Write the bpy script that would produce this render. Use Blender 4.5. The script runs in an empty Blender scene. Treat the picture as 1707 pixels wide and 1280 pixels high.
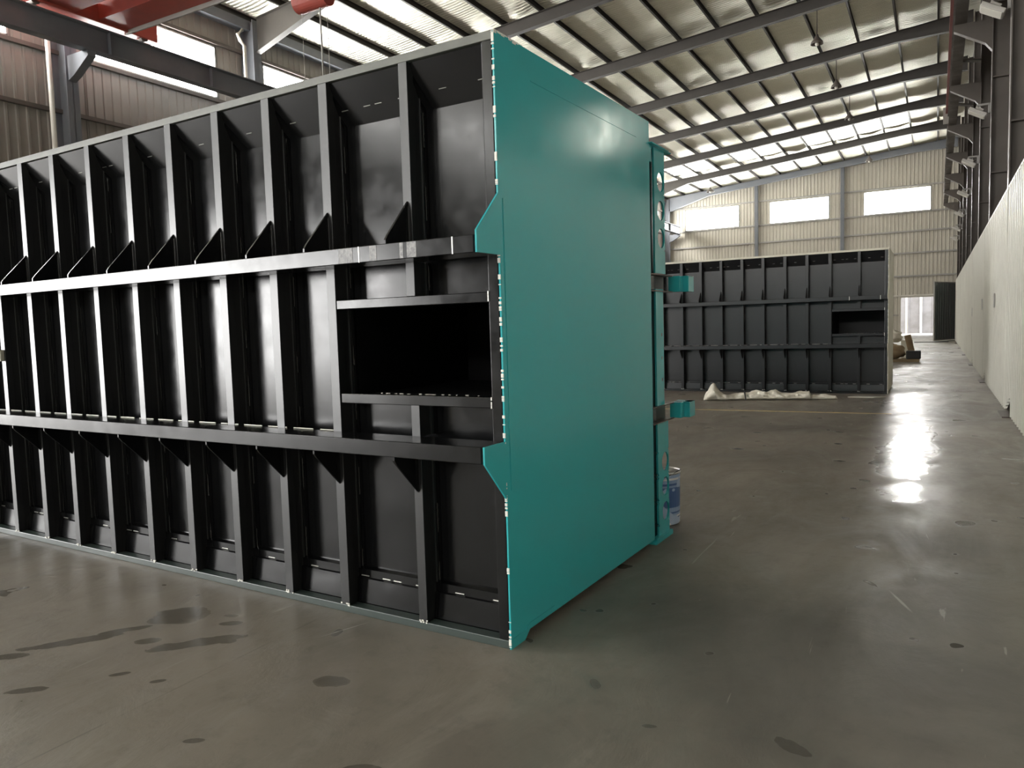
import bpy, math, random
from mathutils import Matrix, Vector
random.seed(7)
C = bpy.context.scene.collection
sc = bpy.context.scene
# ------------------------------------------------------------------ camera
CAM = (0.0, 0.0, 1.407)
TH, PI_, RO = 0.5125, 0.0752, -0.0291
cam = bpy.data.cameras.new('camera'); cam.sensor_width = 36.0
cam.lens = 1259.87 / 1707 * 36.0
cam.clip_start = 0.05; cam.clip_end = 400
co = bpy.data.objects.new('camera', cam); C.objects.link(co)
fw = Vector((-math.sin(TH)*math.cos(PI_), math.cos(TH)*math.cos(PI_), -math.sin(PI_)))
rt = Vector((math.cos(TH), math.sin(TH), 0)); up = rt.cross(fw)
r2 = rt*math.cos(RO) + up*math.sin(RO); u2 = -rt*math.sin(RO) + up*math.cos(RO)
co.matrix_world = Matrix(((r2.x, u2.x, -fw.x, CAM[0]), (r2.y, u2.y, -fw.y, CAM[1]), (r2.z, u2.z, -fw.z, CAM[2]), (0, 0, 0, 1)))
sc.camera = co
# ------------------------------------------------------------------ world, lights, exposure
w = bpy.data.worlds.new('overcast_sky'); sc.world = w; w.use_nodes = True
bg = w.node_tree.nodes['Background']
bg.inputs[0].default_value = (0.93, 0.97, 1.0, 1); bg.inputs[1].default_value = 4.0
WIN = 38.0          # radiance of the daylit window panels
def area(name, loc, rot, sx, sy, power, col=(1, 1, 1)):
    l = bpy.data.lights.new(name, 'AREA'); l.shape = 'RECTANGLE'; l.size = sx; l.size_y = sy
    l.energy = power; l.color = col
    o = bpy.data.objects.new(name, l); o.location = loc; o.rotation_euler = rot; C.objects.link(o); return o
# daylight through the open loading door in the left wall, behind the photographer
area('daylight_loading_door', (-19.1, -8.5, 2.35), (0, math.radians(-90), 0), 4.5, 15.0, 2900, (1.0, 0.98, 0.95))
sc.view_settings.view_transform = 'Standard'; sc.view_settings.look = 'None'
sc.view_settings.exposure = 0.38; sc.view_settings.gamma = 1.0; sc.view_settings.use_curve_mapping = False
sc.cycles.max_bounces = 8; sc.cycles.diffuse_bounces = 5; sc.cycles.glossy_bounces = 5
sc.cycles.sample_clamp_indirect = 10.0; sc.cycles.use_denoising = True

# ------------------------------------------------------------------ helpers
class MB:
    def __init__(s): s.v = []; s.f = []
    def add(s, vs, fs):
        b = len(s.v); s.v += [tuple(p) for p in vs]; s.f += [tuple(i+b for i in f) for f in fs]; return s
    def box(s, x0, x1, y0, y1, z0, z1):
        x0, x1 = min(x0, x1), max(x0, x1); y0, y1 = min(y0, y1), max(y0, y1); z0, z1 = min(z0, z1), max(z0, z1)
        return s.add([(x0,y0,z0),(x1,y0,z0),(x1,y1,z0),(x0,y1,z0),(x0,y0,z1),(x1,y0,z1),(x1,y1,z1),(x0,y1,z1)],
            [(0,3,2,1),(4,5,6,7),(0,1,5,4),(1,2,6,5),(2,3,7,6),(3,0,4,7)])
    def prism(s, poly, axis, a, b):
        n = len(poly)
        def P(q, t):
            return {'x': (t, q[0], q[1]), 'y': (q[0], t, q[1]), 'z': (q[0], q[1], t)}[axis]
        vs = [P(q, a) for q in poly] + [P(q, b) for q in poly]
        fs = [tuple(range(n))[::-1], tuple(range(n, 2*n))] + [(i, (i+1) % n, n+(i+1) % n, n+i) for i in range(n)]
        return s.add(vs, fs)
    def bar(s, p, q, w, h=None, up=(0, 0, 1)):
        h = h or w; p = Vector(p); q = Vector(q); d = (q-p).normalized(); U = Vector(up)
        if abs(d.dot(U)) > .95: U = Vector((1, 0, 0))
        a = d.cross(U).normalized()*w/2; b = a.cross(d).normalized()*h/2
        vs = [p-a-b, p+a-b, p+a+b, p-a+b, q-a-b, q+a-b, q+a+b, q-a+b]
        return s.add(vs, [(0,3,2,1),(4,5,6,7),(0,1,5,4),(1,2,6,5),(2,3,7,6),(3,0,4,7)])
    def tube(s, pts, r, n=10):
        pts = [Vector(p) for p in pts]; rings = []
        rs = r if isinstance(r, (list, tuple)) else [r]*len(pts)
        for i, p in enumerate(pts):
            d = (pts[min(i+1, len(pts)-1)]-pts[max(i-1, 0)]).normalized()
            U = Vector((0, 0, 1)) if abs(d.z) < .9 else Vector((1, 0, 0))
            a = d.cross(U).normalized(); b = d.cross(a).normalized()
            rings.append([p+(a*math.cos(t*2*math.pi/n)+b*math.sin(t*2*math.pi/n))*rs[i] for t in range(n)])
        vs = [q for rg in rings for q in rg]; fs = []
        for i in range(len(pts)-1):
            for t in range(n):
                fs.append((i*n+t, i*n+(t+1) % n, (i+1)*n+(t+1) % n, (i+1)*n+t))
        fs.append(tuple(range(n))[::-1]); fs.append(tuple((len(pts)-1)*n+t for t in range(n)))
        return s.add(vs, fs)
    def lathe(s, prof, c=(0, 0, 0), n=32):
        vs = []; fs = []; m = len(prof)
        for k in range(n):
            a = 2*math.pi*k/n
            for r, z in prof: vs.append((c[0]+r*math.cos(a), c[1]+r*math.sin(a), c[2]+z))
        for k in range(n):
            for i in range(m-1):
                fs.append((k*m+i, ((k+1) % n)*m+i, ((k+1) % n)*m+i+1, k*m+i+1))
        return s.add(vs, fs)
    def build(s, name, mat, parent=None, smooth=False, bevel=0, loc=None):
        me = bpy.data.meshes.new(name); me.from_pydata(s.v, [], s.f); me.update()
        import bmesh
        bm = bmesh.new(); bm.from_mesh(me); bmesh.ops.recalc_face_normals(bm, faces=bm.faces); bm.to_mesh(me); bm.free()
        me.materials.append(mat)
        if smooth:
            for p in me.polygons: p.use_smooth = True
        o = bpy.data.objects.new(name, me); C.objects.link(o)
        if parent: o.parent = parent
        if loc: o.location = loc
        if bevel:
            m = o.modifiers.new('bevel', 'BEVEL'); m.width = bevel; m.segments = 2; m.limit_method = 'ANGLE'
        return o
def tag(o, label=None, cat=None, group=None, kind=None):
    if label: o['label'] = label
    if cat: o['category'] = cat
    if group: o['group'] = group
    if kind: o['kind'] = kind
    return o
def thing(name, label, cat, loc=(0, 0, 0), rz=0, group=None):
    o = bpy.data.objects.new(name, None); o.empty_display_size = .1; C.objects.link(o)
    o.location = loc; o.rotation_euler = (0, 0, rz); return tag(o, label, cat, group)
def copy_tree(o, parent=None):
    c = o.copy(); C.objects.link(c); c.parent = parent
    for ch in [k for k in bpy.data.objects if k.parent == o and k != c]: copy_tree(ch, c)
    return c
ORD = ['first', 'second', 'third', 'fourth', 'fifth', 'sixth', 'seventh', 'eighth', 'ninth', 'tenth', 'eleventh', 'twelfth', 'thirteenth', 'fourteenth', 'fifteenth', 'sixteenth']

# ------------------------------------------------------------------ materials
def mat(name, col, rough=.5, metal=0., ior=1.5, noise=None, bump=None, rvar=None, scale_axes=None):
    """noise=(scale, amount, colour2); bump=(scale, strength, distance); rvar=(scale, lo, hi)"""
    m = bpy.data.materials.new(name); m.use_nodes = True; nt = m.node_tree; N = nt.nodes; L = nt.links
    b = N['Principled BSDF']; b.inputs['Base Color'].default_value = (*col, 1)
    b.inputs['Roughness'].default_value = rough; b.inputs['Metallic'].default_value = metal; b.inputs['IOR'].default_value = ior
    tc = N.new('ShaderNodeTexCoord'); src = tc.outputs['Object']
    if scale_axes:
        mp = N.new('ShaderNodeMapping'); mp.inputs['Scale'].default_value = scale_axes; L.new(src, mp.inputs[0]); src = mp.outputs[0]
    def nz(s, d=4., r=.6):
        n = N.new('ShaderNodeTexNoise'); n.inputs['Scale'].default_value = s; n.inputs['Detail'].default_value = d
        n.inputs['Roughness'].default_value = r; L.new(src, n.inputs['Vector']); return n.outputs['Fac']
    if noise:
        mx = N.new('ShaderNodeMix'); mx.data_type = 'RGBA'
        mx.inputs['A'].default_value = (*col, 1); mx.inputs['B'].default_value = (*noise[2], 1)
        rp = N.new('ShaderNodeMapRange'); rp.inputs['From Min'].default_value = .4; rp.inputs['From Max'].default_value = .68
        rp.inputs['To Max'].default_value = noise[1]; L.new(nz(noise[0]), rp.inputs['Value'])
        L.new(rp.outputs[0], mx.inputs['Factor']); L.new(mx.outputs['Result'], b.inputs['Base Color'])
    if rvar:
        rp = N.new('ShaderNodeMapRange'); rp.inputs['From Min'].default_value = .35; rp.inputs['From Max'].default_value = .65
        rp.inputs['To Min'].default_value = rvar[1]; rp.inputs['To Max'].default_value = rvar[2]
        L.new(nz(rvar[0]), rp.inputs['Value']); L.new(rp.outputs[0], b.inputs['Roughness'])
    if bump:
        bp = N.new('ShaderNodeBump'); bp.inputs['Strength'].default_value = bump[1]; bp.inputs['Distance'].default_value = bump[2]
        L.new(nz(bump[0], 3., .55), bp.inputs['Height']); L.new(bp.outputs[0], b.inputs['Normal'])
    return m
def emit(name, col, s):
    m = bpy.data.materials.new(name); m.use_nodes = True; nt = m.node_tree
    for n in list(nt.nodes):
        if n.type == 'BSDF_PRINCIPLED': nt.nodes.remove(n)
    e = nt.nodes.new('ShaderNodeEmission'); e.inputs[0].default_value = (*col, 1); e.inputs[1].default_value = s
    nt.links.new(e.outputs[0], nt.nodes['Material Output'].inputs[0]); return m
M = {}
M['black'] = mat('gloss_black_paint', (.005, .0053, .0058), .18, ior=1.45, bump=(130, .12, .0006), rvar=(9, .15, .22))
M['black_far'] = mat('gloss_black_paint_far', (.008, .0085, .010), .27, ior=1.45)
M['teal'] = mat('teal_gloss_paint', (.03, .39, .42), .2, ior=1.6, bump=(110, .035, .0004), rvar=(4, .14, .22))
M['cream_paint'] = mat('cream_primer', (.62, .60, .50), .5, noise=(5, .4, (.5, .47, .38)))
M['weld'] = mat('weld_glint_grey', (.55, .54, .5), .35, metal=.7)  # glints on glossy black weld beads, put into a pale grey
M['chip'] = mat('white_paint_chip', (.75, .74, .68), .6)
M['brown_steel'] = mat('brown_primed_steel', (.06, .045, .04), .4, noise=(8, .5, (.10, .07, .06)))
M['steel_dark'] = mat('dark_grey_brown_steel', (.105, .09, .078), .55, noise=(1.5, .5, (.14, .12, .105)), rvar=(2, .4, .65))
M['rafter'] = mat('dark_rafter_steel', (.045, .040, .035), .55, noise=(1.5, .5, (.065, .057, .05)))
M['steel_blue'] = mat('blue_grey_steel', (.14, .15, .17), .6, noise=(1.2, .5, (.19, .19, .2)))
M['steel_lip'] = mat('light_grey_steel', (.3, .29, .27), .5)
M['purlin'] = mat('purlin_steel', (.035, .031, .027), .6)
M['clad_end'] = mat('cream_cladding', (.47, .44, .375), .6, noise=(.6, .5, (.38, .35, .29)))
M['clad_left'] = mat('taupe_cladding', (.29, .268, .24), .6, noise=(.5, .6, (.22, .20, .18)))
M['clad_dark'] = mat('dark_brown_cladding', (.09, .078, .068), .7)
M['white_clad'] = mat('white_cladding', (.56, .55, .49), .4, noise=(.7, .5, (.48, .46, .40)))
M['trim'] = mat('window_trim', (.5, .5, .48), .5)
M['red'] = mat('red_crane_paint', (.38, .075, .055), .45, noise=(2.5, .6, (.28, .07, .06)))
M['red_dark'] = mat('red_rail_paint', (.24, .055, .045), .5)
M['lamp_body'] = mat('lamp_casting', (.5, .48, .44), .4, metal=.3)
M['lamp_glass'] = mat('lamp_glass', (.75, .73, .66), .15)
M['pipe_white'] = mat('pvc_pipe', (.62, .60, .54), .5)
M['yellow'] = mat('yellow_line_paint', (.62, .47, .18), .5, noise=(6, .6, (.35, .3, .2)))
M['tarp'] = mat('white_tarpaulin', (.78, .74, .64), .6, noise=(5, .7, (.5, .45, .36)), bump=(14, .6, .03))
M['cardboard'] = mat('brown_cardboard', (.30, .22, .13), .8, noise=(6, .5, (.22, .16, .1)))
M['rubber'] = mat('black_rubber', (.02, .02, .022), .6)
M['gate'] = mat('dark_green_sheet', (.035, .05, .048), .35, noise=(1.2, .5, (.06, .075, .07)))
M['yard_wall'] = mat('grey_yard_sheet', (.26, .25, .26), .6, noise=(1.5, .7, (.16, .15, .15)))
M['yard_ground'] = mat('yard_concrete', (.62, .56, .48), .8)
M['pane'] = emit('daylit_panel', (1.0, .99, .95), WIN)
M['skylight'] = emit('roof_light_sheet', (1.0, .98, .9), 2.2)
M['pane_added'] = emit('added_glow_pane', (1.0, .97, .85), 9.0)  # glow of the window added to the right wall
M['metal'] = mat('tin_plate', (.6, .6, .58), .3, metal=.8)

def floor_mat():
    m = bpy.data.materials.new('stained_concrete'); m.use_nodes = True; nt = m.node_tree; N = nt.nodes; L = nt.links
    b = N['Principled BSDF']; tc = N.new('ShaderNodeTexCoord'); O = tc.outputs['Object']
    def nz(s, d=5., r=.6, dist=0., sc_=(1, 1, 1)):
        mp = N.new('ShaderNodeMapping'); mp.inputs['Scale'].default_value = sc_; L.new(O, mp.inputs[0])
        n = N.new('ShaderNodeTexNoise'); n.inputs['Scale'].default_value = s; n.inputs['Detail'].default_value = d
        n.inputs['Roughness'].default_value = r; n.inputs['Distortion'].default_value = dist; L.new(mp.outputs[0], n.inputs['Vector']); return n.outputs['Fac']
    def mr(v, a, b_, c=0., d=1.):
        r = N.new('ShaderNodeMapRange'); r.inputs['From Min'].default_value = a; r.inputs['From Max'].default_value = b_
        r.inputs['To Min'].default_value = c; r.inputs['To Max'].default_value = d; L.new(v, r.inputs['Value']); return r.outputs[0]
    def mix(f, A, B):
        x = N.new('ShaderNodeMix'); x.data_type = 'RGBA'; L.new(f, x.inputs['Factor'])
        for k, q in (('A', A), ('B', B)):
            if isinstance(q, tuple): x.inputs[k].default_value = (*q, 1)
            else: L.new(q, x.inputs[k])
        return x.outputs['Result']
    def mul(a, b_, op='MULTIPLY'):
        q = N.new('ShaderNodeMath'); q.operation = op
        for i, t in enumerate((a, b_)):
            if isinstance(t, float): q.inputs[i].default_value = t
            else: L.new(t, q.inputs[i])
        return q.outputs[0]
    base = mix(mr(nz(.45, 6, .6, .6), .35, .65), (.13, .117, .096), (.24, .212, .174))
    base = mix(mr(nz(2.6, 8, .7, 1.2, (1, .35, 1)), .5, .72, 0, .55), base, (.27, .25, .215))
    base = mix(mr(nz(9., 6, .7), .52, .75, 0, .5), base, (.10, .09, .075))
    stain = mr(nz(1.35, 3, .5, .3), .665, .70)
    stain2 = mr(nz(4.3, 2, .4, .2), .70, .73)
    st = mul(stain, stain2, 'MAXIMUM')
    wob = N.new('ShaderNodeTexNoise'); wob.inputs['Scale'].default_value = 9.; wob.inputs['Detail'].default_value = 3; L.new(O, wob.inputs['Vector'])
    def blot(cx, cy, rx, ry, ang, edge=.25, amp=1.1, w_=None):
        m_ = N.new('ShaderNodeMapping'); m_.vector_type = 'TEXTURE'; m_.inputs['Location'].default_value = (cx, cy, 0)
        m_.inputs['Rotation'].default_value = (0, 0, ang); m_.inputs['Scale'].default_value = (rx, ry, 1); L.new(O, m_.inputs[0])
        g = N.new('ShaderNodeVectorMath'); g.operation = 'LENGTH'; L.new(m_.outputs[0], g.inputs[0])
        a = N.new('ShaderNodeMath'); a.operation = 'MULTIPLY_ADD'; L.new((w_ or wob).outputs['Fac'], a.inputs[0]); a.inputs[1].default_value = amp; L.new(g.outputs['Value'], a.inputs[2])
        return mr(a.outputs[0], 1.0+amp*.5, 1.0+amp*.5-edge)
    for (cx, cy, rx, ry, an) in [(-3.50, 1.98, .26, .05, .9), (-3.40, 2.18, .16, .03, .9), (-2.95, 2.22, .26, .055, .85), (-3.19, 2.13, .06, .035, .6), (-3.0, 2.45, .07, .03, .5),
            (-2.98, 1.86, .045, .018, .8), (-2.77, 1.89, .04, .018, .8), (-2.13, 2.2, .085, .055, .3), (-3.19, 1.60, .09, .03, .7), (-3.62, 1.74, .12, .04, .7),
            (-2.25, 1.65, .05, .02, .6), (-1.60, 1.78, .09, .03, .5), (-.86, 2.44, .03, .015, .3), (-2.85, 2.30, .06, .04, .2), (-.40, 2.52, .09, .04, -.4)]:
        st = mul(st, blot(cx, cy, rx, ry, an), 'MAXIMUM')
    base = mix(mul(st, .58), base, (.06, .056, .046))
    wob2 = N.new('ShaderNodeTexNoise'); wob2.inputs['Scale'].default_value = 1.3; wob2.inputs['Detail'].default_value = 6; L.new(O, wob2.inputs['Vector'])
    damp_shade = blot(-.40, 3.2, 1.35, 1.25, -.3, .6, 1.6, wob2)  # damp stain, with the casing's shade on the floor painted into it
    damp_shade = mul(damp_shade, mul(blot(.0, 5.2, .5, 1.4, .1, .6, 1.6, wob2), .6), 'MAXIMUM')
    base = mix(mul(damp_shade, .62), base, (.055, .055, .047))
    wet = blot(-.22, 9.0, .30, 2.6, -.03, .25, 1.9, wob2)
    wet = mul(wet, mul(blot(-.3, 13.0, .9, 5.0, 0, .6, 1.3, wob2), .6), 'MAXIMUM')
    chalk = mul(blot(-2.43, 2.64, .15, .006, 1.2, .5, .5), blot(-.14, 4.1, .16, .010, 1.95, .5, .5), 'MAXIMUM')
    base = mix(mul(chalk, .6), base, (.42, .40, .35))
    # slab joints every 6 m
    sx = N.new('ShaderNodeSeparateXYZ'); L.new(O, sx.inputs[0])
    def joint(ch, per, off):
        a = mul(mul(sx.outputs[ch], off, 'ADD'), per, 'MODULO'); a = mul(a, 0.0, 'ADD')
        a = mul(a, per, 'ADD'); a = mul(a, per, 'MODULO')
        q = N.new('ShaderNodeMath'); q.operation = 'LESS_THAN'; L.new(a, q.inputs[0]); q.inputs[1].default_value = .009; return q.outputs[0]
    j = mul(joint(0, 5.0, 2.65), mr(nz(3.0, 3), .42, .5))
    base = mix(mul(j, .35), base, (.05, .045, .04))
    # scratches
    wv = N.new('ShaderNodeTexNoise'); wv.inputs['Scale'].default_value = 1.2; wv.inputs['Detail'].default_value = 6; wv.inputs['Distortion'].default_value = 2.5
    mp = N.new('ShaderNodeMapping'); mp.inputs['Scale'].default_value = (7, .6, 1); mp.inputs['Rotation'].default_value = (0, 0, .9)
    L.new(O, mp.inputs[0]); L.new(mp.outputs[0], wv.inputs['Vector'])
    base = mix(mul(mr(wv.outputs['Fac'], .70, .74), .5), base, (.42, .39, .34))
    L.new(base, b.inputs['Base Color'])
    # worn, polished traffic lane reflects far more than the dusty areas
    lane = mr(nz(.30, 3, .5, .8, (1, .5, 1)), .42, .6)
    rough = mr(nz(1.7, 6, .65, 1.0, (1, .5, 1)), .35, .7, .34, .6)
    rl = mul(rough, mr(lane, 0, 1, 1.1, .85)); rl = mul(rl, mr(st, 0, 1, 1., .45)); rl = mul(rl, mr(wet, 0, 1, 1., .58))
    L.new(rl, b.inputs['Roughness'])
    bp = N.new('ShaderNodeBump'); bp.inputs['Strength'].default_value = .5; bp.inputs['Distance'].default_value = .008
    L.new(nz(3.5, 7, .65, 1.0, (1, .6, 1)), bp.inputs['Height']); L.new(bp.outputs[0], b.inputs['Normal'])
    return m
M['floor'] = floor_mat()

def foil_mat():
    m = bpy.data.materials.new('foil_insulation'); m.use_nodes = True; nt = m.node_tree; N = nt.nodes; L = nt.links
    b = N['Principled BSDF']; b.inputs['Base Color'].default_value = (.82, .80, .69, 1)
    b.inputs['Metallic'].default_value = .75; b.inputs['Roughness'].default_value = .5
    tc = N.new('ShaderNodeTexCoord'); O = tc.outputs['Object']
    wv = N.new('ShaderNodeTexWave'); wv.bands_direction = 'Y'; wv.inputs['Scale'].default_value = 2.1
    wv.inputs['Distortion'].default_value = 2.2; wv.inputs['Detail'].default_value = 2; wv.inputs['Detail Scale'].default_value = .7
    L.new(O, wv.inputs['Vector'])
    n1 = N.new('ShaderNodeTexNoise'); n1.inputs['Scale'].default_value = 2.6; n1.inputs['Detail'].default_value = 7; n1.inputs['Roughness'].default_value = .65; n1.inputs['Distortion'].default_value = 1.
    mp = N.new('ShaderNodeMapping'); mp.inputs['Scale'].default_value = (.5, 1.3, 1); L.new(O, mp.inputs[0]); L.new(mp.outputs[0], n1.inputs['Vector'])
    ad = N.new('ShaderNodeMath'); ad.operation = 'MULTIPLY_ADD'; L.new(n1.outputs['Fac'], ad.inputs[0]); ad.inputs[1].default_value = 2.4; L.new(wv.outputs['Fac'], ad.inputs[2])
    bp = N.new('ShaderNodeBump'); bp.inputs['Strength'].default_value = 1.; bp.inputs['Distance'].default_value = .045
    L.new(ad.outputs[0], bp.inputs['Height']); L.new(bp.outputs[0], b.inputs['Normal'])
    return m
M['foil'] = foil_mat()

# ------------------------------------------------------------------ building shell
XL, XR, Y0, Y1 = -19.25, 2.0, -26.0, 60.1
FR = [17.5 + 6*j for j in range(-7, 8)]           # frame lines
def zb(x): return 12.65 + .1*x                    # underside of the rafters
def zroof(x): return zb(x) + .64
def struct(name, mb, m, **k): return tag(mb.build(name, m, **k), kind='structure')
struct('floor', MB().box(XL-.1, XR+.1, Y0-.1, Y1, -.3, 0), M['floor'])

def ribbed(mb, a0, a1, place, z0, z1, per=.25, h=.028):
    """corrugated sheet from a0 to a1; place(a, depth, z) -> point; z0/z1 numbers or functions of a"""
    prof = []; k0 = math.floor(a0/per); k = k0
    while k*per < a1:
        for t, d in ((0, 0), (.62, 0), (.70, h), (.90, h), (.98, 0)):
            a = (k+t)*per
            if a0 < a < a1: prof.append((a, d))
        k += 1
    prof = [(a0, 0)] + prof + [(a1, 0)]
    vs = []; fs = []
    for a, d in prof:
        zl = z0(a) if callable(z0) else z0; zh = z1(a) if callable(z1) else z1
        vs += [place(a, d, zl), place(a, d, zh)]
    for i in range(len(prof)-1): fs.append((2*i, 2*i+2, 2*i+3, 2*i+1))
    mb.add(vs, fs)
def holes_wall(mb, a0, a1, holes, zr, place, zlo=0., zhi=None, per=.25):
    """holes: (b0, b1, h0, h1) non-overlapping in a"""
    cur = a0
    for b0, b1, h0, h1 in sorted(holes):
        if b0 > cur: ribbed(mb, cur, b0, place, zlo, zr, per)
        if h0 > zlo: ribbed(mb, b0, b1, place, zlo, h0, per)
        ribbed(mb, b0, b1, place, h1, zr, per); cur = b1
    if cur < a1: ribbed(mb, cur, a1, place, zlo, zr, per)
WZ0, WZ1 = 8.6, 10.15
lwin = [(12.2+6*k, 16.35+6*k) for k in range(-6, 8)]
# left wall with its loading door (behind the photographer) and window band
mb = MB(); hs = [(a, b, WZ0, WZ1) for a, b in lwin]
holes_wall(mb, Y0, Y1, hs, lambda a: zroof(XL), lambda a, d, z: (XL+d, a, z), zlo=4.6)
ribbed(mb, Y0, -16., lambda a, d, z: (XL+d, a, z), 0, 4.6); ribbed(mb, -1.0, Y1, lambda a, d, z: (XL+d, a, z), 0, 4.6)
struct('wall_left', mb, M['clad_left'])
ewin = [(-17.5, -13.33), (-11.06, -6.9), (-4.62, -.42)]
mb = MB(); hs = [(a, b, WZ0, 10.22) for a, b in ewin]
P = lambda a, d, z: (a, Y1-d, z)
cur = XL
segs = []
holes_wall(mb, XL, XR, hs, zroof, P, zlo=2.68, per=.24)
ribbed(mb, XL, -2.2, P, 0, 2.68, .24); ribbed(mb, -.12, XR, P, 0, 2.68, .24)
struct('wall_far', mb, M['clad_end'])
mb = MB(); Pb = lambda a, d, z: (a, Y0+d, z)
holes_wall(mb, XL, XR, [(a, b, WZ0, 10.22) for a, b in ewin], zroof, Pb)
struct('wall_rear', mb, M['clad_left'])
mb = MB(); Pr = lambda a, d, z: (XR-d, a, z)
holes_wall(mb, Y0, Y1, [(10.6, 12.6, 4.05, 4.75)], lambda a: zroof(XR), Pr, per=.3)
struct('wall_right', mb, M['clad_dark'])

def window(n, axis, a0, a1, z0, z1, pos, sgn, mull=(), pm='pane'):
    fr = MB(); t = .045; pn = MB()
    def bx(m_, a, b, c, d, w0, w1):
        if axis == 'y': m_.box(pos+sgn*w0, pos+sgn*w1, a, b, c, d)
        else: m_.box(a, b, pos+sgn*w0, pos+sgn*w1, c, d)
    o = bpy.data.objects.new('window_%d' % n, None); C.objects.link(o); tag(o, kind='structure')
    bx(fr, a0, a1, z0, z0+t, -.02, .06); bx(fr, a0, a1, z1-t, z1, -.02, .06); bx(fr, a0, a0+t, z0, z1, -.02, .06); bx(fr, a1-t, a1, z0, z1, -.02, .06)
    for q in mull: bx(fr, q-.012, q+.012, z0, z1, -.02, .03)
    fr.build('window_frame', M['trim'], o)
    bx(pn, a0+t, a1-t, z0+t, z1-t, -.03, -.015); pn.build('window_pane', M[pm], o)
n = 1
for a, b in ewin: window(n, 'x', a, b, WZ0, 10.22, Y1, -1); n += 1
for a, b in ewin: window(n, 'x', a, b, WZ0, 10.22, Y0, 1); n += 1
for a, b in lwin: window(n, 'y', a, b, WZ0, WZ1, XL, 1, mull=((a+b)/2,)); n += 1
window(n, 'y', 10.6, 12.6, 4.05, 4.75, XR, -1, mull=(11.6,), pm='pane_added'); n += 1  # out of view, added for its bright reflection on the teal plate

# roof lining: foil insulation sagging over the purlins
PX = [-18.95 + 1.452*i for i in range(15)]
def foil():
    xs = []; ys = []
    x = XL
    while x < XR: xs.append(x); x += 1.452/6
    xs.append(XR)
    y = Y0
    while y < Y1: ys.append(y); y += .2
    ys.append(Y1)
    rnd = random.Random(3); ph = {}
    vs = []; fs = []
    for j, y in enumerate(ys):
        q = ((y-17.5) % 6.0); e = 6.0-q            # distance to the next frame further away
        edge = -.10*math.exp(-(e/.45)**2) - .05*math.exp(-(q/.35)**2)
        for x in xs:
            t = ((x-PX[0]) % 1.452)/1.452
            k = (math.floor((x-PX[0])/1.452), math.floor((y-17.5)/6))
            if k not in ph: ph[k] = (rnd.uniform(.4, 1.3), rnd.uniform(0, 6.28), rnd.uniform(.5, 1.4))
            A, B, D = ph[k]
            s = math.sin(math.pi*t)
            z = zb(x)+.62 - .028*A*s + s*(edge*D*.8 + .006*math.sin(q*2.1+B)*math.sin(math.pi*q/6))
            vs.append((x, y, z))
    W_ = len(xs)
    for j in range(len(ys)-1):
        for i in range(W_-1): fs.append((j*W_+i, j*W_+i+1, (j+1)*W_+i+1, (j+1)*W_+i))
    return MB().add(vs, fs)
struct('ceiling', foil(), M['foil'], smooth=True)
# opaque roof sheet above the lining
struct('ceiling_roof_sheet', MB().prism([(XL-.2, zroof(XL)+.05), (XR+.2, zroof(XR)+.05), (XR+.2, zroof(XR)+.12), (XL-.2, zroof(XL)+.12)], 'y', Y0-.1, Y1+.05), M['clad_dark'])

# translucent roof lights below the sheet, between the purlins
for (i, ya, yb) in [(2, 48.6, 52.3), (3, 48.6, 52.6), (5, 48.4, 52.6), (6, 48.6, 52.4), (8, 48.2, 52.6), (9, 48.2, 52.7), (10, 48.2, 52.6), (11, 48.6, 52.4)]:
    xa, xb = PX[i]+.06, PX[i+1]-.06; sk = MB(); m_ = 24
    vs = []; fs = []
    for q in range(m_+1):
        y = ya+(yb-ya)*q/m_
        for x in (xa, (xa+xb)/2, xb): vs.append((x, y, zb(x)+.50+.02*math.sin(y*9)-(.03 if x not in (xa, xb) else 0)))
    for q in range(m_):
        for e in (0, 1): fs.append((q*3+e, q*3+e+1, q*3+e+4, q*3+e+3))
    sk.add(vs, fs); struct('window_%d' % n, sk, M['skylight']); n += 1
# girts (horizontal rails) on the walls
for i, z in enumerate((1.4, 2.75, 4.1, 5.7, 7.2, 8.5, 10.3)):
    if z < 2.7:
        mb = MB().box(XL+.05, -2.35, Y1-.13, Y1-.04, z, z+.1)
    else: mb = MB().box(XL+.05, XR, Y1-.13, Y1-.04, z, z+.1)
    struct('trim_%d' % (i+1), mb, M['steel_lip'] if z != 2.75 else M['pipe_white'])
for i, z in enumerate((1.4, 2.9, 4.65, 7.05, 8.48, 10.2)):
    mb = MB()
    if z < 4.6: mb.box(XL+.03, XL+.13, -.9, Y1-.15, z, z+.1); mb.box(XL+.03, XL+.13, Y0+.1, -16.1, z, z+.1)
    else: mb.box(XL+.03, XL+.13, Y0+.1, Y1-.15, z, z+.1)
    struct('trim_%d' % (i+8), mb, M['steel_dark'])
struct('trim_14', MB().box(XL+.02, XL+.35, Y0+.05, Y1-.15, 10.92, 11.2), M['steel_blue'])
struct('trim_15', MB().box(-2.32, -2.2, Y1-.16, Y1+.06, 0, 2.74).box(-2.2, -.12, Y1-.1, Y1+.06, 2.66, 2.74), M['clad_end'])
# doorway jambs of the daylit doors
struct('door_1', MB().box(XL-.1, XL+.1, -16.1, -16, 0, 4.7).box(XL-.1, XL+.1, -1.0, -.9, 0, 4.7).box(XL-.1, XL+.1, -16.1, -.9, 4.6, 4.7), M['steel_dark'])

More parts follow.
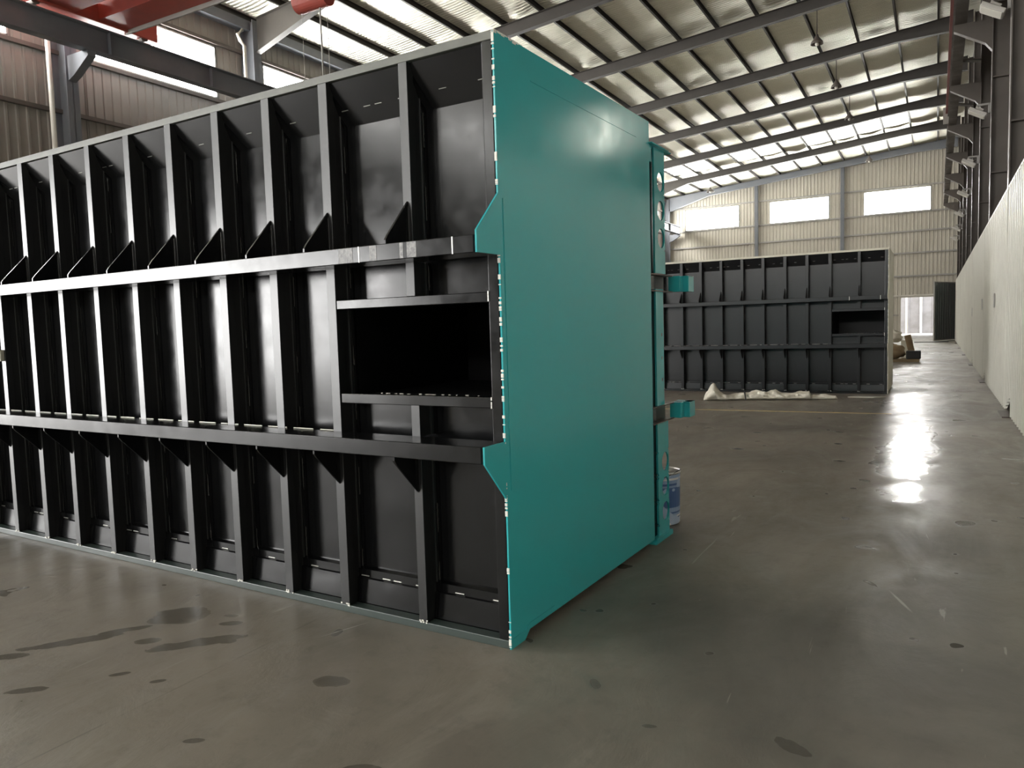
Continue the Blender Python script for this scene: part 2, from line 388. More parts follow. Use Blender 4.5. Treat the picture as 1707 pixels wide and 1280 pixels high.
# ------------------------------------------------------------------ steel frames
def hcol(mb, xa, xb, y, z0, z1, fw_=.3, t=.02):
    mb.box(xa, xa+t*(1 if xb > xa else -1), y-fw_/2, y+fw_/2, z0, z1)
    mb.box(xb, xb-t*(1 if xb > xa else -1), y-fw_/2, y+fw_/2, z0, z1)
    mb.box(xa, xb, y-.008, y+.008, z0, z1)
far_names = []
for j, y in enumerate(FR):
    k = len(FR)-1-j
    place = 'against the far end wall' if k == 0 else ('%s in from the far end wall' % ORD[k])
    last = k == 0
    m1 = M['steel_blue'] if last else M['rafter']
    # rafter: web, flanges, haunches
    r = thing('roof_rafter', 'dark steel I section roof rafter spanning the hall, ' + place if not last else 'blue grey sloping roof rafter lying along the top of the far end wall', 'rafter', (0, y, 0))
    xa, xb = -18.6, 1.12
    low = [(xa, zb(xa)-.62), (-15.4, zb(-15.4)), (-1.6, zb(-1.6)), (xb, zb(xb)-.22)]
    top = [(xb, zb(xb)+.42), (xa, zb(xa)+.42)]
    MB().prism(low+top, 'y', -.008, .008).build('web', m1, r)
    mb = MB()
    for (a, b) in zip(low[:-1], low[1:]): mb.prism([a, b, (b[0], b[1]+.018), (a[0], a[1]+.018)], 'y', -.11, .11)
    mb.build('bottom_flange', m1, r)
    MB().prism([(xa, zb(xa)+.405), (xb, zb(xb)+.405), top[0], top[1]], 'y', -.11, .11).build('top_flange', m1, r)
    # columns
    c = thing('steel_column', 'left side steel H column, ' + place, 'column', (-18.65, y, 0))
    mb = MB(); hcol(mb, 0, -.55, 0, 0, zb(-18.9)+.4); mb.build('shaft', M['steel_blue'], c)
    MB().box(-.65, .1, -.25, .25, 0, .03).build('base_plate', M['steel_blue'], c)
    MB().prism([(0, 7.75), (.25, 7.85), (.85, 8.2), (.85, 8.34), (0, 8.34)], 'y', -.1, .1).build('corbel', M['steel_blue'], c)
    c = thing('steel_column', 'right side brown steel H column, ' + place, 'column', (1.16, y, 0))
    mb = MB(); hcol(mb, 0, .78, 0, 0, zb(1.5)+.3); mb.build('shaft', M['steel_dark'], c)
    MB().box(-.1, .82, -.25, .25, 0, .03).build('base_plate', M['steel_dark'], c)
    MB().prism([(0, 8.1), (-.15, 8.3), (-.85, 8.72), (-.85, 8.88), (0, 8.88)], 'y', -.1, .1).build('corbel', M['steel_dark'], c)
    MB().bar((-.85, 0, 9.74), (.02, 0, 9.56), .3, .05).build('tie_bar', M['steel_lip'], c)
    MB().box(.02, .76, -.14, .14, 5.0, 5.03).box(.02, .76, -.14, .14, 7.4, 7.43).build('stiffener', M['steel_dark'], c)
# gable columns
for x, nm in ((-12.0, 'left'), (-6.0, 'right')):
    mb = MB(); mb.box(x-.12, x+.12, Y1-.34, Y1-.32, 0, zb(x)+.1); mb.box(x-.12, x+.12, Y1-.16, Y1-.14, 0, zb(x)+.1); mb.box(x-.006, x+.006, Y1-.34, Y1-.14, 0, zb(x)+.1)
    tag(mb.build('gable_post', M['steel_blue']), 'slim blue grey post on the far end wall, %s one of the two between windows' % nm, 'post')
for i, x in enumerate(PX):
    z = zb(x)+.42
    o = MB().prism([(x-.035, z+.005), (x+.035, z+.005), (x+.035, z+.025), (x-.015, z+.025), (x-.015, z+.17), (x+.035, z+.17), (x+.035, z+.19), (x-.035, z+.19)], 'y', Y0+.2, Y1-.05).build('roof_purlin', M['purlin'])
    tag(o, 'thin dark roof purlin running the length of the hall, %s from the left eaves' % ORD[i], 'purlin')
# sag rods / flange brace along the roof
# crane runway beams
def runway(name, x, z0, z1, m_, label):
    r = thing(name, label, 'crane beam', (x, 0, z0))
    h = z1-z0
    MB().box(-.01, .01, Y0+1, Y1-.5, .02, h-.02).build('web', m_, r)
    MB().box(-.14, .14, Y0+1, Y1-.5, 0, .02).build('bottom_flange', m_, r)
    MB().box(-.16, .16, Y0+1, Y1-.5, h-.02, h).build('top_flange', m_, r)
    MB().box(-.03, .03, Y0+1, Y1-.5, h, h+.06).build('rail', M['steel_lip'], r)
    mb = MB(); y = Y0+2
    while y < Y1-1: mb.box(-.12, .12, y-.005, y+.005, .02, h-.02); y += 3.0
    mb.build('stiffener', m_, r)
    return r
runway('crane_runway_beam', -17.9, 8.34, 8.92, M['steel_blue'], 'long grey crane runway beam along the left wall below the windows')
runway('crane_runway_beam', .46, 8.88, 9.5, M['steel_dark'], 'long dark crane runway beam along the right side columns')
# red conductor rail on the right
r = thing('conductor_rail', 'thin red conductor rail running beside the right crane beam', 'rail', (.27, 0, 9.6))
MB().box(-.04, .04, -20, 36.5, 0, .13).build('rail_bar', M['red_dark'], r)
MB().box(.05, .10, -20, 36.5, -.06, 0).build('cable', M['red_dark'], r)
for y in range(-18, 37, 3): MB().box(-.04, .13, y-.04, y+.04, .1, .16).build('hanger', M['steel_lip'], r)
MB().box(-.13, .13, 36.5, 36.54, -.4, .25).build('end_panel', M['lamp_body'], r)

# ------------------------------------------------------------------ overhead crane
cr = thing('overhead_crane', 'big red overhead travelling crane at the top left', 'crane', (-17.9, 11.6, 8.98))
MB().box(-.16, .16, -1.7, 1.7, .06, .5).build('end_carriage', M['red'], cr, bevel=.02)
MB().box(.0, 18.0, .1, .85, .12, 1.15).build('girder', M['red'], cr)
MB().box(.0, 18.0, -1.2, -.45, .12, 1.15).build('girder', M['red'], cr)
for s in (-1.35, 1.35): MB().tube([(-.1, s, .11), (.1, s, .11)], .11, 20).build('wheel', M['steel_dark'], cr)
MB().box(-.4, -.16, 1.0, 1.6, .1, .5).build('drive_motor', M['lamp_body'], cr, bevel=.03)
MB().box(.0, 18.0, .86, .9, .02, .14).build('cable_tray', M['steel_lip'], cr)
MB().box(5.0, 6.5, -1.2, .9, 1.18, 1.5).build('trolley', M['red'], cr, bevel=.03)
MB().tube([(5.2, 1.6, -.15), (6.1, 1.6, -.15)], .22, 24).build('hoist_drum', M['red'], cr)
MB().box(5.5, 5.7, .85, 1.5, -.05, .3).build('drum_bracket', M['steel_dark'], cr)
for x, rr in ((5.3, .006), (5.85, .02), (6.05, .008)): MB().tube([(x, 1.6, -.2), (x+.02, 1.6, -5.2)], rr, 8).build('hanging_cable', M['steel_lip'], cr)
o = MB().box(-.1, .16, -.03, .03, 0, .34).build('cable_box', M['lamp_glass'], cr, loc=(.1, -2.05, .1))

# downpipes on left wall
for y, lb in ((10.95, 'pale rainwater downpipe beside the nearer left column'), (17.0, 'pale rainwater downpipe with a crooked top beside the second left column')):
    x = XL+.6
    pts = [(x, y, 0), (x, y, 10.25), (x-.05, y-.12, 10.4), (x-.05, y-.2, 10.55), (x, y-.05, 10.72)] if y > 12 else [(x, y, 0), (x, y, 10.6)]
    tag(MB().tube(pts, .055, 14).build('downpipe', M['pipe_white'], smooth=True), lb, 'pipe')

# ------------------------------------------------------------------ lamps
def make_flood(label):
    t = thing('floodlight', label, 'floodlight')
    # tilted box lamp, face looking left and down
    R_ = Matrix.Rotation(math.radians(-38), 3, 'Y') @ Matrix.Rotation(math.radians(-90), 3, 'Z')
    def tr(mb_): mb_.v = [tuple(Matrix.Rotation(math.radians(30), 3, 'Y') @ Vector(p)) for p in mb_.v]; return mb_
    tr(MB().box(-.22, .22, -.2, .2, 0, .09)).build('housing', M['lamp_body'], t, bevel=.015)
    tr(MB().box(-.19, .19, -.17, .17, -.012, .0)).build('glass', M['lamp_glass'], t)
    tr(MB().box(-.1, .1, -.09, .09, .09, .17)).build('driver_box', M['lamp_body'], t, bevel=.01)
    MB().box(.0, .31, -.05, .05, .2, .25).box(.26, .31, -.05, .05, .0, .25).build('arm', M['steel_lip'], t)
    return t
zs = [7.1, 6.55, 6.3, 6.12, 6.02, 5.93, 5.9]
f0 = make_flood('')
for i, z in enumerate(zs):
    f = f0 if i == 0 else copy_tree(f0)
    f.location = (.84, 17.5+6*i, z)
    f['label'] = 'white box floodlight on the right side columns, %s' % ('nearest the camera' if i == 0 else '%s one along towards the far wall' % ORD[i])
    f['group'] = 'floodlights on the right columns'
def make_pendant():
    t = thing('pendant_lamp', '', 'lamp', group='pendant lamps under the roof')
    MB().tube([(0, 0, .25), (0, 0, 1.55)], .012, 8).build('cord', M['rubber'], t)
    MB().lathe([(.04, .28), (.06, .2), (.12, .12), (.2, .02), (.22, -.06), (.21, -.06), (.19, .01), (.11, .1), (.05, .17), (.0, .18)], n=28).build('shade', M['steel_dark'], t, smooth=True)
    MB().lathe([(0, -.13), (.05, -.11), (.07, -.05), (.05, .02), (.03, .1), (0, .12)], n=16).build('bulb', M['lamp_glass'], t, smooth=True)
    return t
p0 = make_pendant()
for i, (x, y, z, lb) in enumerate([(-3.87, 30, 11.3, 'conical pendant lamp hanging from the roof, largest and nearest'), (-3.87, 36, 11.3, 'conical pendant lamp under the roof, second from the camera in the right row'),
        (-3.9, 42, 11.3, 'conical pendant lamp under the roof, third from the camera in the right row'), (-3.85, 54, 11.3, 'conical pendant lamp nearest the far wall in the right row'),
        (-13.96, 54, 10.5, 'conical pendant lamp hanging alone at the far left under the roof')]):
    p = p0 if i == 0 else copy_tree(p0)
    p.location = (x, y, z); p['label'] = lb
    if i == 4:
        p.scale = (1.3, 1.3, .87)

# ------------------------------------------------------------------ steel casings
H, WD, L_ = 2.63, 1.7577, 6.3
ST = [(.499, .451), (.996, .941), (1.397, 1.342), (1.791, 1.736), (2.195, 2.140), (2.590, 2.537), (2.997, 2.946), (3.405, 3.352), (3.796, 3.740),
      (4.20, 4.147), (4.60, 4.547), (5.0, 4.947), (5.4, 5.347), (5.85, 5.797)]
def casing(label, loc, rz, endm, bm_, rear=True):
    t = thing('steel_casing', label, 'steel casing', loc, rz)
    B = lambda mb_, n_, m_, par=None, **k: mb_.build(n_, m_, par or t, **k)
    # end plate: outline in (y, z), wings carry the beams
    out = [(0, 0), (.12, 0), (.165, .035), (WD, .035), (WD, H), (0, H), (0, 1.968), (-.172, 1.80), (-.172, 1.711), (0, 1.711), (0, .918), (-.164, .918), (-.164, .845), (0, .667)]
    ep = B(MB().prism(out, 'x', 0, .008), 'end_plate', endm)
    if endm == M['teal']: ep['label'] = 'teal end plate with wings at the beams'
    # seams on the plate
    mb = MB().bar((.0085, .30, 2.50), (.0085, 1.55, 2.50), .003, .006).bar((.0085, .035, .7), (.0085, .035, 1.95), .003, .005)
    B(mb, 'weld_seam', endm, ep)
    mb = MB()
    rr = random.Random(5)
    for z in [.012, .05, .1, .33, .62, .67, .71, .92, 1.0, 1.12, 1.2, 1.33, 1.42, 1.5, 1.6, 1.68, 2.0, 2.1, 2.3, 2.42, 2.5, 2.58, 2.62]:
        for q in range(5):
            s = rr.uniform(.0008, .0035); z_ = z+rr.uniform(-.03, .03); mb.box(-.003, .0088, -.0015-s*.4, .002, z_-s, z_+s*2.5)
    y = .0
    while y < .22: mb.box(-.006, .0095, y, y+rr.uniform(.01, .03), H-.012*rr.random(), H+.003); y += .03
    B(mb, 'paint_chip', M['chip'], ep)['kind'] = 'stuff'
    B(MB().prism([(0, .045), (.12, .045), (.165, .065), (.4, .065), (.4, .05), (.17, .05), (.12, .03), (0, .03)], 'x', .008, .011), 'foot_strip', endm, ep)
    # rails, plates
    B(MB().box(-L_, 0, 0, .06, H-.036, H-.004), 'top_rail', M['rail_top'] if bm_ == M['black'] else M['cream_paint'], bevel=.003)
    B(MB().box(-L_, 0, .0, WD, H-.006, H), 'top_plate', M['rail_top'] if endm == M['teal'] else endm)
    B(MB().box(-L_, 0, 0, .06, .0, .038), 'bottom_rail', M['bottom'] if bm_ == M['black'] else bm_, bevel=.003)
    B(MB().box(-L_, 0, .06, WD, .03, .038), 'bottom_plate', bm_)
    post = B(MB().box(-.055, -.002, 0, .05, .038, H-.036), 'corner_post', bm_, bevel=.004)
    B(MB().box(-L_-.008, -L_, 0, WD, 0, H), 'end_plate', endm)
    RX0, RX1, RZ0, RZ1 = -.93, -.055, 1.09, 1.53
    mb = MB(); yp = .115
    mb.box(-L_, RX0, yp, yp+.008, .038, H-.01); mb.box(RX1, 0, yp, yp+.008, .038, H-.01)
    mb.box(RX0, RX1, yp, yp+.008, .038, RZ0); mb.box(RX0, RX1, yp, yp+.008, RZ1, H-.01)
    B(mb, 'back_panel', bm_)
    # deep recess behind the opening
    mb = MB(); d = 1.1
    mb.box(RX0-.01, RX0, yp, d, RZ0, RZ1).box(RX1, RX1+.01, yp, d, RZ0, RZ1).box(RX0, RX1, yp, d, RZ0-.01, RZ0).box(RX0, RX1, yp, d, RZ1, RZ1+.01).box(RX0, RX1, d, d+.01, RZ0, RZ1)
    B(mb, 'recess_box', M['recess'])
    # sloping plates at head and foot
    B(MB().prism([(.115, 2.402), (.02, 2.592), (.115, 2.592)], 'x', -L_, -.055), 'upper_ledge', bm_)
    fo = B(MB().prism([(.115, .038), (.115, .21), (.085, .205), (.085, .165), (.075, .16), (.064, .04)], 'x', -L_, -.055), 'foot_ledge', bm_)
    mb = MB()
    for (a, b) in zip([(0.055, 0)]+ST, ST):
        x = -a[0]-.03
        while x > -b[1]-.0 and x > -L_:
            if rr.random() < .4:
                mb.tube([(x, .084, .172), (x-.05, .084, .172)], .003, 6); mb.tube([(x, .079, 2.472), (x-.04, .079, 2.472)], .002, 6)
            x -= .07
    B(mb, 'weld_bead', M['weld'], fo)['kind'] = 'stuff'
    # studs
    for i, (a, b) in enumerate(ST):
        s = MB(); segs_ = [(.038, H-.036)]
        if i == 0: segs_ = [(.038, .845), (.915, 1.062), (1.56, 1.715), (1.78, H-.036)]
        w2 = MB()
        for z0, z1 in segs_:
            e_ = -b-.008
            so = B(MB().prism([(-a, 0), (-b, 0), (-b, .045), (e_, .045), (e_, .088), (-b, .088), (-b, .094), (e_, .094), (e_, .115), (e_-.008, .115), (e_-.008, .045), (-a, .045)], 'z', z0, z1), 'stud', M['stud'] if bm_ == M['black'] else bm_, bevel=.0015)
        zz = .2
        while zz < 2.45:
            ln = rr.uniform(.08, .16)
            ok = any(z0 < zz and zz+ln < z1 for z0, z1 in segs_)
            if ok:
                k = zz
                while k < zz+ln: w2.tube([(-b-.003, .112, k), (-b-.003+rr.uniform(-.001, .001), .111, k+.014)], rr.uniform(.0022, .0045), 6); k += .014
            zz += ln+rr.uniform(.12, .3)
        B(w2, 'weld_bead', M['weldblack'], so)['kind'] = 'stuff'
        w3 = MB()
        for q in range(7):
            s_ = rr.uniform(.003, .006); x = -b-(a-b)*rr.random(); z = .04+rr.uniform(-.004, .008)
            w3.box(x-s_, x+s_, -.003, .002, z-s_*.6, z+s_*.8)
        B(w3, 'weld_spatter', M['chip'], so)['kind'] = 'stuff'
        # gussets on the beams
        xm = -(a+b)/2; g = .005
        o1 = B(MB().prism([(0, 1.985), (-.150, 1.822), (-.166, 1.80), (-.166, 1.783), (.0, 1.783)], 'x', xm-g, xm+g), 'gusset', bm_)
        B(MB().tube([(xm+g, -.001, 1.79), (xm+g, -.001, 1.96)], .0028, 6), 'weld_bead', M['weldblack'], o1)
        o2 = B(MB().prism([(0, .655), (-.150, .808), (-.166, .83), (-.166, .847), (0, .847)], 'x', xm-g, xm+g), 'gusset', bm_)
    # beams
    mb = MB().box(-L_, -.008, -.171, .0, 1.711, 1.717).box(-L_, -.008, -.171, -.163, 1.711, 1.783).box(-L_, -.008, -.171, .0, 1.777, 1.783)
    ub = B(mb, 'upper_beam', bm_, bevel=.003)
    mb = MB()
    for u, wd in ((.11, .006), (.62, .005)): mb.box(-u-wd, -u, -.1725, -.170, 1.712, 1.782)
    B(mb, 'weld_seam', M['weld'], ub)
    for u, wd in ((.52, .04), (.66, .085), (.30, .05), (.37, .02)) if bm_ == M['black'] else ():
        B(MB().box(-u-wd, -u, -.1722, -.170, 1.714, 1.780), 'brushed_patch', M['brushed'], ub)
    mb = MB().box(-L_, -.008, -.166, .0, .846, .852).box(-L_, -.008, -.166, -.158, .846, .918).box(-L_, -.008, -.166, .005, .912, .918)
    lb = B(mb, 'lower_beam', bm_, bevel=.003)
    mb = MB(); x = -.95
    while x > -L_: mb.tube([(x, .004, .921), (x-.14, .004, .921)], .003, 6); x -= .19
    B(mb, 'weld_bead', M['weld'], lb)['kind'] = 'stuff'
    # frame of the opening
    hb = B(MB().box(-.935, -.05, -.002, .05, 1.516, 1.560), 'header_bar', bm_, bevel=.003)
    sb = B(MB().box(-.930, -.05, -.002, .05, 1.060, 1.107), 'sill_bar', bm_, bevel=.003)
    mb = MB(); x = -.15
    while x > -.75: mb.tube([(x, .05, 1.108), (x-rr.uniform(.008, .03), .05, 1.108)], rr.uniform(.001, .0026), 6); x -= rr.uniform(.025, .07)
    for z in (1.525, 1.54, 1.555, 1.065, 1.08, 1.1): mb.box(-.058, -.052, -.004, .0, z-.006, z+.008)
    B(mb, 'weld_bead', M['weld'], sb)['kind'] = 'stuff'
    if rear:
        # rear face: sheet, flange plates with holes, lock bars
        B(MB().box(-L_, 0, WD-.012, WD, .035, H), 'rear_panel', endm)
        def flange(y0, y1, z0, z1, holes=()):
            # vertical plate with round holes, in the (y, z) plane
            import bmesh
            bm = bmesh.new(); n_ = 32; xs_ = (-.012, 0.)
            yc = holes[0][0] if holes else 0
            mbx = MB()
            holes = sorted(holes, key=lambda h: h[1]); zs_ = [z0]
            for (hy, hz, hr) in holes: zs_ += [hz-hr*1.25, hz+hr*1.25]
            zs_.append(z1)
            for i in range(0, len(zs_), 2):
                if zs_[i+1]-zs_[i] > 1e-4: mbx.box(xs_[0], xs_[1], y0, y1, zs_[i], zs_[i+1])
            for (hy, hz, hr) in holes:
                c0, c1 = hz-hr*1.25, hz+hr*1.25
                for q in range(n_):
                    a0, a1 = 2*math.pi*q/n_, 2*math.pi*(q+1)/n_
                    def edge(a):
                        dy, dz = math.cos(a), math.sin(a); s = 1e9
                        if abs(dy) > 1e-6: s = min(s, ((y1-hy) if dy > 0 else (y0-hy))/dy)
                        if abs(dz) > 1e-6: s = min(s, ((c1-hz) if dz > 0 else (c0-hz))/dz)
                        return (hy+dy*s, hz+dz*s)
                    e0, e1 = edge(a0), edge(a1); i0 = (hy+hr*math.cos(a0), hz+hr*math.sin(a0)); i1 = (hy+hr*math.cos(a1), hz+hr*math.sin(a1))
                    mbx.prism([i0, e0, e1, i1], 'x', *xs_)
            bm.free()
            o = B(mbx, 'rear_flange', endm)
            return o
        flange(WD+.10, WD+.285, 1.72, 2.50, [(WD+.215, 2.30, .062), (WD+.215, 2.12, .062), (WD+.215, 1.945, .062)])
        flange(WD+.10, WD+.235, .87, 1.62)
        flange(WD+.10, WD+.30, .03, .77, [(WD+.235, .50, .062), (WD+.235, .335, .062), (WD+.235, .17, .062)])
        mb = MB()
        for z in (1.03, 1.17, 1.32): mb.box(.0, .0008, WD+.195, WD+.205, z, z+.02)
        B(mb, 'slot_mark', M['rubber'])
        B(MB().box(-.1, .03, WD-.01, WD+.30, 2.50, 2.508).box(-.1, .02, WD+.28, WD+.37, 2.498, 2.506).box(-.08, .0, WD, WD+.06, 2.40, 2.5), 'hinge_cap', endm, bevel=.003)
        B(MB().box(-.11, .02, WD, WD+.31, 0.0, .012).box(-.11, .02, WD+.02, WD+.31, .012, .03), 'foot_plate', endm)
        B(MB().box(-.2, -.016, WD, WD+.12, .035, H-.14), 'gap_shade', M['black'])  # black backing put in as the shade of the gap beside the flanges
        B(MB().box(-4.225, -4.155, -.03, -.001, 1.27, 1.35), 'latch', M['cream_paint'], bevel=.004)
        for z0, z1 in ((1.605, 1.715), (.765, .875)):
            mb = MB().box(-.06, -.052, WD, WD+.39, z0, z1).box(-.06, .012, WD, WD+.39, z1-.007, z1).box(-.06, .012, WD, WD+.39, z0, z0+.007)
            lo = B(mb, 'lock_bar', M['brown_steel']); lo['label'] = 'brown unpainted channel bar'
            mb = MB().box(-.02, .06, WD+.39, WD+.45, z0+.003, z1-.003).box(.05, .1, WD+.45, WD+.56, z0+.003, z1-.003).box(-.02, .1, WD+.44, WD+.56, z1-.01, z1-.003)
            B(mb, 'lock_claw', endm, lo, bevel=.004)
    return t
M['stud'] = mat('satin_black_paint', (.012, .0125, .013), .34, ior=1.62, bump=(160, .25, .0008))
M['rail_top'] = mat('overspray_grey_rail', (.10, .105, .09), .4, noise=(9, .5, (.15, .15, .13)))
M['recess'] = mat('recess_shade_black', (.004, .004, .0045), .45, ior=1.35)  # darker than the casing black: the recess's shade put into the colour
M['weldblack'] = mat('black_weld', (.06, .06, .06), .2, metal=.3, ior=1.8)
M['brushed'] = mat('brushed_black_paint', (.05, .05, .05), .5, ior=1.8, noise=(60, .8, (.22, .21, .2)), bump=(90, .6, .003))
M['bottom'] = mat('greenish_rail_paint', (.035, .05, .045), .38, ior=1.6)
casing('big black ribbed steel casing with a teal end plate filling the left of the hall', (-1.6117, 2.7786, 0), -.0339, M['teal'], M['black'])
casing('black ribbed steel casing with a cream end plate standing further back', (-.762, 15.19, 0), .0, M['cream_paint'], M['black_far'], rear=False)

# ------------------------------------------------------------------ white corrugated partition
pt = thing('partition', 'long white corrugated sheet partition running along the right side', 'partition', (.90, 0, 0))
def zlow(a):
    f = a % 6.0
    return .02 + (.27*(1-f/.95) if f < .95 and a > 5 else 0)
mb = MB(); k = 0; prof = []
y = -3.0
while y < 47.0:
    for t_, d in ((0, 0), (.14, 0), (.162, .036), (.205, .036), (.227, 0)): prof.append((y+t_, d))
    y += .25
extra = []
for q in range(1, 8): extra += [(6.0*q-.001, 0), (6.0*q, 0), (6.0*q+.949, 0), (6*q+.951, 0)]
prof = sorted(set(prof+extra)); prof = [p_ for p_ in prof]
vs = []; fs = []
for a, d in prof: vs += [(-d, a, zlow(a)), (-d, a, 3.19)]
for i in range(len(prof)-1): fs.append((2*i, 2*i+2, 2*i+3, 2*i+1))
mb.add(vs, fs); mb.build('sheet', M['white_clad'], pt)
MB().box(-.03, .04, -3, 47, 3.17, 3.2).build('top_cap', M['white_clad'], pt)
for q in range(0, 24): MB().box(.01, .05, -2.9+q*2.12, -2.85+q*2.12, 0, 3.17).build('upright', M['steel_dark'], pt)
for q in range(2, 8):
    MB().prism([(6*q-.05, 0), (6*q+.95, 0), (6*q+.85, .06), (6*q-.05, .30)], 'x', .06, .068).box(-.12, .1, 6*q, 6*q+.8, 0, .015).build('base_bracket', M['brown_steel'], pt)
for y, z in ((15.5, 1.62), (19.5, 1.6), (24.8, 1.45)): MB().box(-.042, -.0365, y-.15, y+.12, z-.12, z+.12).build('tape_patch', M['steel_lip'], pt)

# ------------------------------------------------------------------ gate leaf, yard beyond the end opening
g = thing('gate_leaf', 'dark green corrugated steel gate leaf standing open at the end of the partition', 'gate', (-.13, 45.8, 0), math.atan2(2.7, 1.04))
Lg = 2.85
mb = MB(); ribbed(mb, .05, Lg-.05, lambda a, d, z: (a, d-.01, z), .08, 3.1, .3, .05); mb.build('sheet', M['gate'], g)
MB().box(0, .06, -.03, .03, .03, 3.15).box(Lg-.06, Lg, -.03, .03, .03, 3.15).box(0, Lg, -.03, .03, 3.09, 3.15).box(0, Lg, -.03, .03, .03, .09).build('frame', M['steel_lip'], g)
tag(MB().box(-1.0, .55, 44.2, 44.75, 0, .03).build('timber_board', M['rubber'], None), 'dark flat board lying on the floor below the open gate leaf', 'board')
struct('floor_yard', MB().box(-12, 8, Y1, 72, -.3, -.005), M['yard_ground'])
yw = MB(); ribbed(yw, -12, 8, lambda a, d, z: (a, 67-d, z), 0, 4.5, .9, .12)
tag(yw.build('yard_fence', M['yard_wall']), 'grey ribbed sheet fence in the bright yard beyond the end doorway', 'fence')
for x, lb in ((-2.05, 'left'), (-1.05, 'right')):
    tag(MB().box(x-.07, x+.07, 66.3, 66.44, 0, 3.2).build('yard_post', M['cream_paint']), 'pale upright post in front of the yard fence beyond the doorway, %s one' % lb, 'post')

# ------------------------------------------------------------------ small things
tag(MB().prism([(-9.5, 11.66), (-.55, 12.08), (-.55, 12.14), (-9.5, 11.72)], 'z', .0, .002).build('floor_line', M['yellow']), 'straight yellow line painted across the floor before the far casing', 'floor marking')
# paint pail
def pail_mat():
    m = mat('printed_pail', (.10, .17, .36), .35); nt = m.node_tree; N = nt.nodes; L = nt.links; b = N['Principled BSDF']
    tc = N.new('ShaderNodeTexCoord'); sx = N.new('ShaderNodeSeparateXYZ'); L.new(tc.outputs['Object'], sx.inputs[0])
    rp = N.new('ShaderNodeValToRGB'); rp.color_ramp.interpolation = 'CONSTANT'
    mr = N.new('ShaderNodeMapRange'); mr.inputs['From Max'].default_value = .37; L.new(sx.outputs['Z'], mr.inputs['Value']); L.new(mr.outputs[0], rp.inputs[0])
    W_ = (.78, .76, .76, 1); Bl = (.07, .14, .33, 1); Lb = (.30, .40, .60, 1)
    e = rp.color_ramp.elements; e[0].position = 0; e[0].color = W_; e[1].position = .13; e[1].color = Bl
    for p_, c_ in ((.16, W_), (.19, Lb), (.23, Bl), (.26, Lb), (.34, Bl), (.72, Lb), (.76, Bl), (.80, Lb), (.86, W_), (.9, Lb)):
        q = e.new(p_); q.color = c_
    nz = N.new('ShaderNodeTexNoise'); nz.inputs['Scale'].default_value = 9; nz.inputs['Detail'].default_value = 1; L.new(tc.outputs['Object'], nz.inputs['Vector'])
    th = N.new('ShaderNodeMath'); th.operation = 'GREATER_THAN'; th.inputs[1].default_value = .56; L.new(nz.outputs['Fac'], th.inputs[0])
    mx = N.new('ShaderNodeMix'); mx.data_type = 'RGBA'; L.new(th.outputs[0], mx.inputs['Factor']); L.new(rp.outputs[0], mx.inputs['A']); mx.inputs['B'].default_value = (.45, .55, .72, 1)
    L.new(mx.outputs['Result'], b.inputs['Base Color']); return m
b = thing('paint_pail', 'blue and white printed metal paint pail on the floor behind the teal casing', 'pail', (-1.70, 5.10, 0))
MB().lathe([(0, .004), (.138, .004), (.142, .012), (.146, .30), (.148, .36), (.142, .36), (.138, .02), (0, .02)], n=40).build('body', pail_mat(), b, smooth=False)
MB().lathe([(.146, .355), (.152, .36), (.152, .372), (.144, .376), (.140, .366)], n=40).build('rim', M['metal'], b, smooth=True)
MB().lathe([(0, .35), (.10, .352), (.142, .36), (.142, .366), (0, .358)], n=40).build('lid', M['steel_lip'], b, smooth=True)
MB().tube([(.150*math.cos(a), .150*math.sin(a), .33+.05*math.sin((a+1.2)/2.4*math.pi)) for a in [-1.2+.24*i for i in range(11)]], .003, 6).build('handle', M['rubber'], b)

# white tarpaulin bundle
def bundle():
    from mathutils import noise
    p0, p1 = Vector((-3.62, 13.42, 0)), Vector((-1.5, 14.12, 0)); d = (p1-p0); n_ = 90; m_ = 28
    s = Vector((-d.y, d.x, 0)).normalized(); vs = []; fs = []
    for i in range(n_):
        t = i/(n_-1)
        h = .17*math.exp(-((t-.08)/.055)**2) + .085 + .055*math.exp(-((t-.42)/.12)**2) + .05*math.exp(-((t-.55)/.03)**2) + .055*math.exp(-((t-.74)/.1)**2)
        wd = .10+.09*math.exp(-((t-.1)/.12)**2)+.08*math.exp(-((t-.5)/.25)**2)
        if t > .8: h = .075+.012*math.sin(t*30); wd = .07
        e = min(1, t/.02+.25, (1-t)/.012+.35); h *= e; wd *= e
        c = p0+d*t+s*(.05*math.sin(t*5))
        for j in range(m_):
            a = 2*math.pi*j/m_
            nn = noise.noise(Vector((t*14, math.cos(a)*1.3, math.sin(a)*1.3)))*.35 + noise.noise(Vector((t*40, math.cos(a)*3, math.sin(a)*3)))*.16
            rr_ = 1+nn
            q = c+s*(math.cos(a)*wd*rr_); z = max(.001, (math.sin(a)*.5+.5)*h*rr_*1.05)
            vs.append((q.x, q.y, z))
    for i in range(n_-1):
        for j in range(m_): fs.append((i*m_+j, i*m_+(j+1) % m_, (i+1)*m_+(j+1) % m_, (i+1)*m_+j))
    fs.append(tuple(range(m_))); fs.append(tuple((n_-1)*m_+j for j in range(m_)))
    return MB().add(vs, fs)
t = thing('tarpaulin_bundle', 'crumpled off-white tarpaulin bundle lying on the floor before the far casing', 'tarpaulin', (0, 0, 0))
bundle().build('cloth', M['tarp'], t, smooth=True)
MB().tube([(-2.90, 13.50, .01), (-2.93, 13.55, .13), (-2.96, 13.68, .15), (-2.97, 13.8, .02)], .012, 8).build('tie_cord', M['rubber'], t)
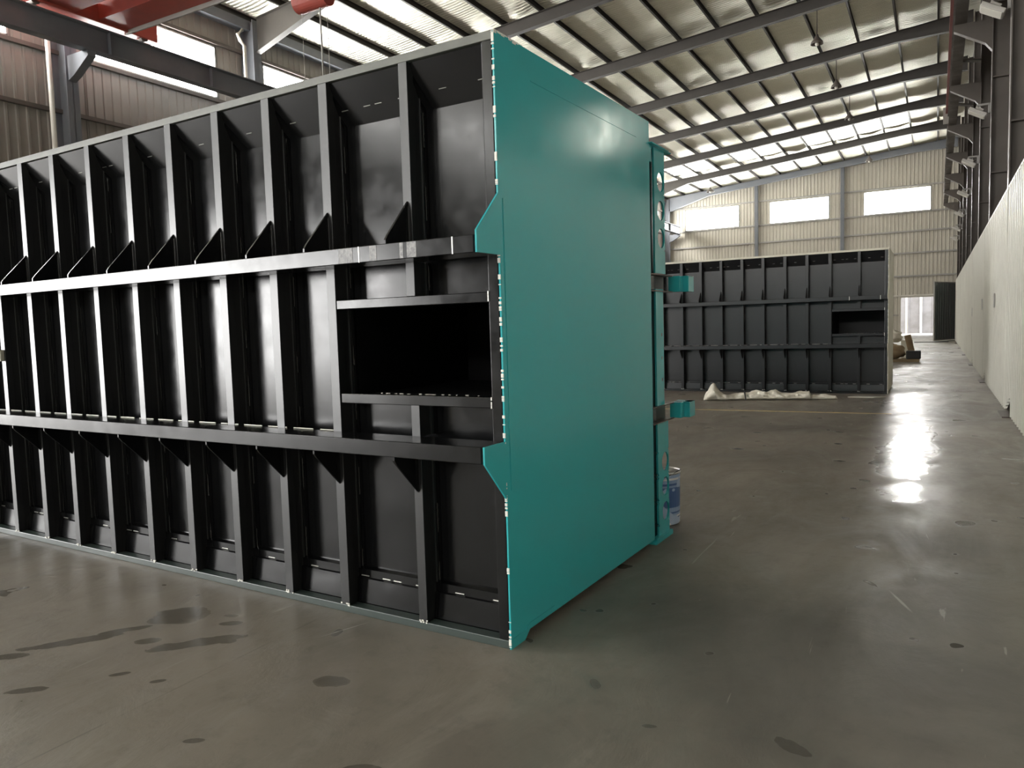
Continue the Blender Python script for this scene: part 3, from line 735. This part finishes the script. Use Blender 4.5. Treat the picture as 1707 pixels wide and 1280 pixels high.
tag(MB().prism([(-1.35, 14.45), (-.93, 14.42), (-.75, 14.62), (-1.25, 14.66)], 'z', 0, .012).build('loose_sheet', M['white_clad']), 'flat white sheet lying at the foot of the far casing', 'sheet')

# stored goods behind the far casing
def blob(c, r, sd, sq=(1, 1, 1)):
    from mathutils import noise
    vs = []; fs = []; n_, m_ = 18, 28
    for i in range(n_+1):
        ph = math.pi*i/n_
        for j in range(m_):
            a = 2*math.pi*j/m_; v = Vector((math.sin(ph)*math.cos(a), math.sin(ph)*math.sin(a), math.cos(ph)))
            k = 1+.28*noise.noise(v*2.3+Vector((sd, 0, 0)))+.1*noise.noise(v*7+Vector((sd, 3, 0)))
            vs.append((c[0]+v.x*r*k*sq[0], c[1]+v.y*r*k*sq[1], max(c[2]-r*sq[2]*.95, c[2]+v.z*r*k*sq[2])))
    for i in range(n_):
        for j in range(m_): fs.append((i*m_+j, i*m_+(j+1) % m_, (i+1)*m_+(j+1) % m_, (i+1)*m_+j))
    return MB().add(vs, fs)
pal = thing('pallet', 'low grey pallet on the floor under the pile of sacks', 'pallet', (-1.15, 26.3, 0))
for i in range(5): MB().box(-.75, .7, -.45+.2*i, -.31+.2*i, .06, .085).build('deck_board', M['cardboard'], pal)
for y in (-.4, .0, .4): MB().box(-.75, .7, y-.04, y+.04, 0, .06).build('bearer', M['cardboard'], pal)
tag(blob((-1.15, 26.15, .30), .30, 2.1, (1.1, .9, .72)).build('sack', M['cardboard'], smooth=True), 'brown sack slumped on the pallet behind the far casing', 'sack')
tag(MB().box(-.80, -.40, 25.85, 26.15, .085, .34).build('storage_case', M['rubber'], bevel=.03), 'black box on the pallet beside the brown sack', 'box')
tag(blob((-1.17, 26.3, .765), .24, 5.3, (1.05, .9, .8)).build('sack', M['tarp'], smooth=True), 'white sack on top of the pile behind the far casing', 'sack')
o = MB().box(-.09, .09, -.2, .2, 0, .78).build('cardboard_sheet', M['cardboard']); o.location = (-.62, 27.05, .03); o.rotation_euler = (0, math.radians(-13), 0)
tag(o, 'brown cardboard leaning over against the pile of sacks', 'cardboard')
tag(MB().box(-1.0, -.66, 27.5, 27.8, 0, .62).build('carton', M['cream_paint'], bevel=.01), 'pale carton standing behind the leaning cardboard', 'carton')
